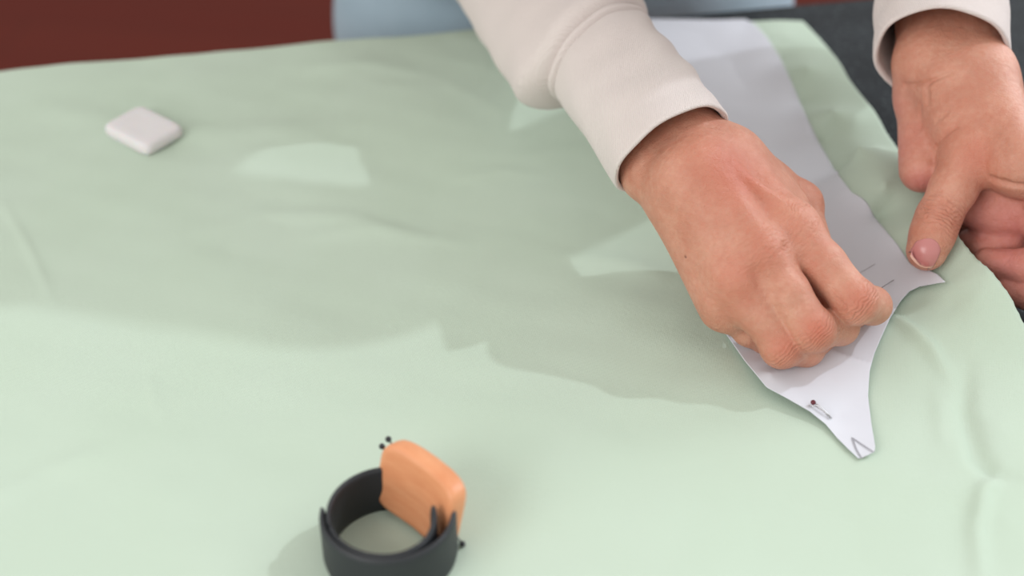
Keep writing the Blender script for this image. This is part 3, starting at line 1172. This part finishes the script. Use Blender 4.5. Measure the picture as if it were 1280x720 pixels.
def sweater():
    hR = P(839, 186, .083)
    hL = P(1176, 68, .094)
    refR = P(897, 137, .083) - P(781, 236, .083); refR = nrm(RT * .80 + UP * .60)
    refL = nrm(RT)
    sp = np.sin
    vR, fR = sleeve(hR, R_ELB, R_SH, .0335, .0285, refR,
                    lambda s, th: (.013 - np.clip(s / .09, 0, 1) * .003) * SGR * np.sin(th) + np.clip(s / .09, 0, 1) * .008 * np.cos(th), .106,
                    lambda th: (.004 - .016 * np.minimum(np.cos(th), 0) * 1.0, .006))
    vL, fL = sleeve(hL, L_ELB, L_SH, .0365, .0330, refL,
                    lambda s, th: -.004 * np.cos(th) * 0, .14, lambda th: (0.002, .002), seam=False)
    s = SDF()
    r = np.array([math.cos(TA), math.sin(TA), 0])
    s.cap(PELV - r * .04 + [0, 0, .01], CHEST - r * .03, .128, .102, .03)
    s.cap(PELV + r * .05 + [0, 0, .01], CHEST + r * .065, .128, .102, .03)
    s.cap(R_SH, L_SH, .062, .062, .03)
    s.cap(CHEST, (R_SH + L_SH) / 2, .100, .060, .03)
    s.cap(R_SH, R_ELB, .066, .050, .01)
    s.cap(L_SH, L_ELB, .062, .061, .01)
    s.cap(R_ELB, R_ELB * .85 + hR * .15, .047, .040, .02)
    s.cap(L_ELB, L_ELB * .75 + hL * .25, .054, .042, .02)
    s.cap((R_SH + L_SH) / 2, NECK - [0, 0, .02], .075, .062, .02)
    s.cap(NECK + [0, 0, .0], NECK + [0, 0, .10], .052, .06, .004, sub=True)
    v, f = surface_nets(s, (-.33, .52, TZ - .20), (.47, 1.35, TZ + .56), .0065)
    f = f[v[f].mean(1)[:, 2] > TZ + .034]
    Vs = np.concatenate([vR, vL, v])
    Fs = [tuple(x) for x in fR] + [tuple(i + len(vR) for i in x) for x in fL] + [tuple(i + len(vR) + len(vL) for i in x) for x in f.tolist()]
    o = link_mesh('sweatshirt', Vs, Fs, M_SWEAT, person)
    return o


SGR = 1.0
sweater()


def jeans():
    s = SDF()
    r = np.array([math.cos(TA), math.sin(TA), 0]); fr = np.array([math.sin(TA), -math.cos(TA), 0])
    s.cap(PELV - r * .06 - [0, 0, .0], PELV + r * .06 - [0, 0, .0], .124, .124, .04)
    for sg in (-1, 1):
        hip = PELV + r * sg * .085 - np.array([0, 0, .05]); kn = np.array([hip[0] + r[0] * sg * .01, hip[1] + .01, .46]); an = np.array([hip[0] + r[0] * sg * .015, hip[1] + .04, .10])
        s.cap(hip, kn, .108, .082, .03); s.cap(kn, an, .080, .070, .02)
    v, f = surface_nets(s, PELV + [-.30, -.25, -.95], PELV + [.30, .28, .14], .008)
    v[:, 2] = np.maximum(v[:, 2], .035)
    n = .0035 * np.sin(v[:, 2] * 60 + 3 * np.sin(v[:, 0] * 20))
    v[:, 1] += n
    link_mesh('jeans', v, f, M_JEANS, person)
    for sg in (-1, 1):
        hip = PELV + r * sg * .085; c = np.array([hip[0] + r[0] * sg * .015, hip[1] + .04, .0])
        q = SDF(); q.cap(c + [0, .03, .045], c + fr * .15 + [0, 0, .035], .045, .038, .02); q.cap(c + [0, .01, .05], c + [0, .01, .10], .044, .048, .02)
        vv, ff = surface_nets(q, c + [-.1, -.25, -.02], c + [.1, .12, .16], .005)
        vv[:, 2] = np.maximum(vv[:, 2], .002)
        link_mesh('shoe', vv, ff, M_SHOE, person)


jeans()

# a second pin, pinched between finger and thumb, its point leaving to the right
pa = P(1052, 392, .012 + .006); pb = on_paper(1117, 350, .0006)
pinr = empty('sewing_pin', tuple(pa))
tube('shaft', [pa, (pa + pb) / 2, pb], .00030, M_STEEL, pinr, 8, [.0003, .0003, .0002])
pbh = P(1036, 389, .026)
tube('shaft', [pa, pbh], .0003, M_STEEL, pinr, 8)
ball('head', pbh, .0015, M_PEARL, pinr)
tag(pinr, 'sewing pin pinched under the curled fingers with its point showing at right', 'pin')


# ================================================================== WRIST PINCUSHION
def cushion():
    # strap: spiral ribbon standing on edge; wooden plate leaning on the right hand back side
    c0 = P(487, 668, .014)                    # approximate centre of the ring
    c0 = P(WC[0], WC[1], WC[2])
    z0 = TZ + float(cloth_h(c0[None, :2])[0]) - .0004
    root = empty('wrist_pincushion', (c0[0], c0[1], z0))
    cx, cy = c0[0], c0[1]
    R0 = WR

    def ribbon(name, t0, t1, rf, hf, zf, thick=.0022, n=150, tipw=None):
        vs = []
        M = 10
        for i in range(n):
            f_ = i / (n - 1)
            t = t0 + (t1 - t0) * f_
            r = rf(f_); hh = hf(f_); zb = zf(f_)
            d = np.array([math.cos(t), math.sin(t), 0])
            prof = []
            for k in range(M + 1):
                zz = zb + hh * k / M
                prof.append((r + thick / 2 * (1 if 0 < k < M else .55), zz))
            for k in range(M, -1, -1):
                zz = zb + hh * k / M
                prof.append((r - thick / 2 * (1 if 0 < k < M else .55), zz))
            for rr, zz in prof:
                vs.append(np.array([cx, cy, z0 + zz]) + d * rr)
        L_ = 2 * (M + 1)
        fs = []
        for i in range(n - 1):
            for k in range(L_):
                k2 = (k + 1) % L_
                fs.append((i * L_ + k, (i + 1) * L_ + k, (i + 1) * L_ + k2, i * L_ + k2))
        fs.append(tuple(range(L_))[::-1]); fs.append(tuple((n - 1) * L_ + k for k in range(L_)))
        return link_mesh(name, vs, fs, M_RUBBER, root)
    HS = WH
    rd = math.radians
    tp = lambda f_: 1.0
    # angles: 0 = right (+x), 90 = away from the camera
    taper = lambda f_, a=.08: math.sqrt(max(.02, 1 - max(0, (f_ - (1 - a)) / a) ** 2))
    # inner strap: from behind the plate (75 deg) anticlockwise round the left to the near side and up to its tip
    ribbon('strap', rd(78), rd(200), lambda f_: R0 - .0012, lambda f_: HS, lambda f_: .0004)
    # outer layer from the left side round the near side to the right, wrapping up to the plate
    def hf2(f_): return HS * (1 + .16 * max(0, (f_ - .80) / .2)) * taper(1 - f_, .03) * (taper(f_, .05))
    ribbon('strap', rd(172), rd(372), lambda f_: R0 + .0014, hf2, lambda f_: .0004)
    # inner tongue that curls inwards below the plate
    def rf3(f_): return (R0 - .0014) * (1 - .26 * max(0, (f_ - .45) / .55) ** 1.6)
    def hf3(f_): return HS * (.97 + .28 * max(0, (f_ - .7) / .3) ** 1.5) * taper(f_, .06)
    ribbon('strap', rd(198), rd(362), rf3, hf3, lambda f_: .0006, .0026)

    # wooden plate
    a = rd(WA)                                 # direction from ring centre to plate centre
    nrmv = np.array([math.cos(a), math.sin(a), 0])            # outward
    tang = np.array([-math.sin(a), math.cos(a), 0])           # leftwards/back along the ring
    lean = rd(WL)
    upv = nrm(np.array([0, 0, 1]) * math.cos(lean) + nrmv * math.sin(lean))
    nn = nrm(np.cross(tang, upv)); 
    if nn @ nrmv < 0: nn = -nn
    roll = rd(WROLL)
    U_ = tang * math.cos(roll) + upv * math.sin(roll); W_ = -tang * math.sin(roll) + upv * math.cos(roll)
    pc = np.array([cx, cy, z0]) + nrmv * (R0 - WIN) + np.array([0, 0, WZ])
    hw, hh, ht = WHW, WHH, WTH
    bmx = bmesh.new()
    NXg, NYg = 30, 26
    # super-ellipse outline with a saddle on the inner side (strap channel)
    def outline(t, e=.36):
        ct, st_ = math.cos(t), math.sin(t)
        return (math.copysign(abs(ct) ** e, ct), math.copysign(abs(st_) ** e, st_))
    rings = []
    levels = [(-1, 0), (-1, .35), (-1, .70), (-1, .88), (-.93, .955), (-.75, .99), (-.4, 1), (.4, 1), (.75, .99), (.93, .955), (1, .88), (1, .70), (1, .35), (1, 0)]
    NT = 96
    allv = []
    for dpt, sc in levels:
        row = []
        for k in range(NT):
            x, y = outline(2 * math.pi * k / NT)
            x *= sc; y *= sc
            dd = dpt * ht
            if dpt < 0:                        # inner face: concave channel along the strap
                dd += -ht * dpt * .55 * math.exp(-((y + .55) / .45) ** 2) * (1 - .35 * abs(x))
            curve = -.0030 * x * x             # slight bow of the plate round the wrist
            p = pc + U_ * (x * hw) + W_ * (y * hh) + nn * (dd + curve)
            row.append(bmx.verts.new(tuple(p)))
        rings.append(row)
    for i in range(len(rings) - 1):
        for k in range(NT):
            k2 = (k + 1) % NT
            if levels[i][1] == 0:
                if k % 1 == 0: bmx.faces.new((rings[i][k], rings[i + 1][k2], rings[i + 1][k]))
            elif levels[i + 1][1] == 0:
                bmx.faces.new((rings[i][k], rings[i][k2], rings[i + 1][k]))
            else:
                bmx.faces.new((rings[i][k], rings[i][k2], rings[i + 1][k2], rings[i + 1][k]))
    bmesh.ops.remove_doubles(bmx, verts=bmx.verts, dist=1e-6)
    bmesh.ops.recalc_face_normals(bmx, faces=bmx.faces)
    w = bm_obj('wooden_plate', bmx, M_WOOD, root)
    w['label'] = 'warm orange wooden magnetic plate with rounded corners'
    tag(root, 'charcoal wrist band pincushion with a wooden magnetic plate standing on the green fabric', 'wrist pincushion')
    # pins held by the magnet on the outer face, heads and points stick out past the plate
    for k, (e0, e1) in enumerate((((485.5, 549), (578, 680)), ((477.5, 558), (571, 684)))):
        # work in the plate's plane just behind the outer face
        def on_plane(px, py):
            d = FW + RT * (px - 640) / F + UP * (360 - py) / F
            o_ = pc + nn * (ht + .0006)
            tt = ((o_ - CAM) @ nn) / (d @ nn)
            return CAM + d * tt
        A = on_plane(*e0); B = on_plane(*e1)
        pr = empty('sewing_pin', tuple(A))
        bow = nn * .0012
        tube('shaft', [A, (A + B) / 2 + bow * 0, B], .00035, M_STEEL, pr, 8)
        ball('head', A, .0014, M_DKMETAL, pr)
        if k == 0:
            ball('head', B, .0014, M_DKMETAL, pr)
        tag(pr, ('dark headed pin on the wrist pincushion, farthest back of its two pins' if k == 0 else
                 'dark headed pin on the wrist pincushion, the front left of its two pins'), 'pin', 'pins held by the wrist pincushion')


WC = (487, 664, .014); WR = .0264; WH = .0255
WA = 47; WL = 12; WROLL = 3; WIN = .0055; WZ = .0200; WHW = .0222; WHH = .0180; WTH = .0050
cushion()

# ================================================================== LIGHT
SUN_E = 0.95


def sun(az, el, energy, ang, col):
    """az: degrees the light travels left of straight towards the camera, el: elevation"""
    a = math.radians(az); e = math.radians(el)
    d = Vector((-math.sin(a) * math.cos(e), -math.cos(a) * math.cos(e), -math.sin(e)))
    L_ = bpy.data.lights.new('window_sun', 'SUN'); L_.energy = energy; L_.angle = math.radians(ang); L_.color = col
    o = bpy.data.objects.new('window_sun', L_); COL.objects.link(o)
    o.rotation_euler = d.to_track_quat('-Z', 'Y').to_euler(); o.location = (1, 3, 3)
    return o


sun(66.0, 43.5, SUN_E, 1.6, (0.88, 0.93, 1.0))
AL = bpy.data.lights.new('fill_softbox', 'AREA'); AL.shape = 'RECTANGLE'; AL.size = 1.3; AL.size_y = 1.3; AL.energy = 27; AL.color = (1.0, .975, .955)  # added soft fill from the front left, lifts the shade under the torso
al = bpy.data.objects.new('fill_softbox', AL); COL.objects.link(al)
al.location = (-1.35, -.95, TZ + 1.15)
al.rotation_euler = (Vector((0, .62, TZ)) - al.location).to_track_quat('-Z', 'Y').to_euler()
BL = bpy.data.lights.new('side_fill', 'AREA'); BL.shape = 'RECTANGLE'; BL.size = 1.1; BL.size_y = 1.0; BL.energy = 20; BL.color = (.93, .965, 1.0)  # added area fill from the right, brightens the far paper; no window modelled
bl = bpy.data.objects.new('side_fill', BL); COL.objects.link(bl)
bl.location = (1.45, 1.55, TZ + .72)
bl.rotation_euler = (Vector((.15, .75, TZ)) - bl.location).to_track_quat('-Z', 'Y').to_euler()
w = bpy.data.worlds.new('world'); SC.world = w; w.use_nodes = True
nt = w.node_tree; bg = nt.nodes['Background']
# soft room light: brighter from above and from the window side, warm from below
tc = nt.nodes.new('ShaderNodeTexCoord'); sx = nt.nodes.new('ShaderNodeSeparateXYZ'); nt.links.new(tc.outputs['Generated'], sx.inputs[0])
rp = nt.nodes.new('ShaderNodeValToRGB'); mr = nt.nodes.new('ShaderNodeMapRange'); mr.inputs[1].default_value = -1; mr.inputs[2].default_value = 1
nt.links.new(sx.outputs['Z'], mr.inputs[0]); nt.links.new(mr.outputs[0], rp.inputs[0])
rp.color_ramp.elements[0].position = .42; rp.color_ramp.elements[0].color = (.40, .30, .26, 1)
rp.color_ramp.elements[1].position = .62; rp.color_ramp.elements[1].color = (1.0, .98, .95, 1)
nt.links.new(rp.outputs[0], bg.inputs['Color']); bg.inputs['Strength'].default_value = 0.92

# ================================================================== CAMERA
cd = bpy.data.cameras.new('camera'); cam = bpy.data.objects.new('camera', cd); COL.objects.link(cam)
cam.location = tuple(CAM); cam.rotation_euler = (math.pi / 2 - PITCH, 0, 0)
cd.sensor_width = 36; cd.lens = 50; cd.clip_start = .01; cd.clip_end = 50
cd.dof.use_dof = True; cd.dof.focus_distance = float((RH['i1'] - CAM) @ FW) + .022; cd.dof.aperture_fstop = 4.0
SC.camera = cam
SC.view_settings.view_transform = 'Standard'; SC.view_settings.look = 'None'; SC.view_settings.gamma = 1
SC.view_settings.use_curve_mapping = False
SC.view_settings.exposure = 0.0
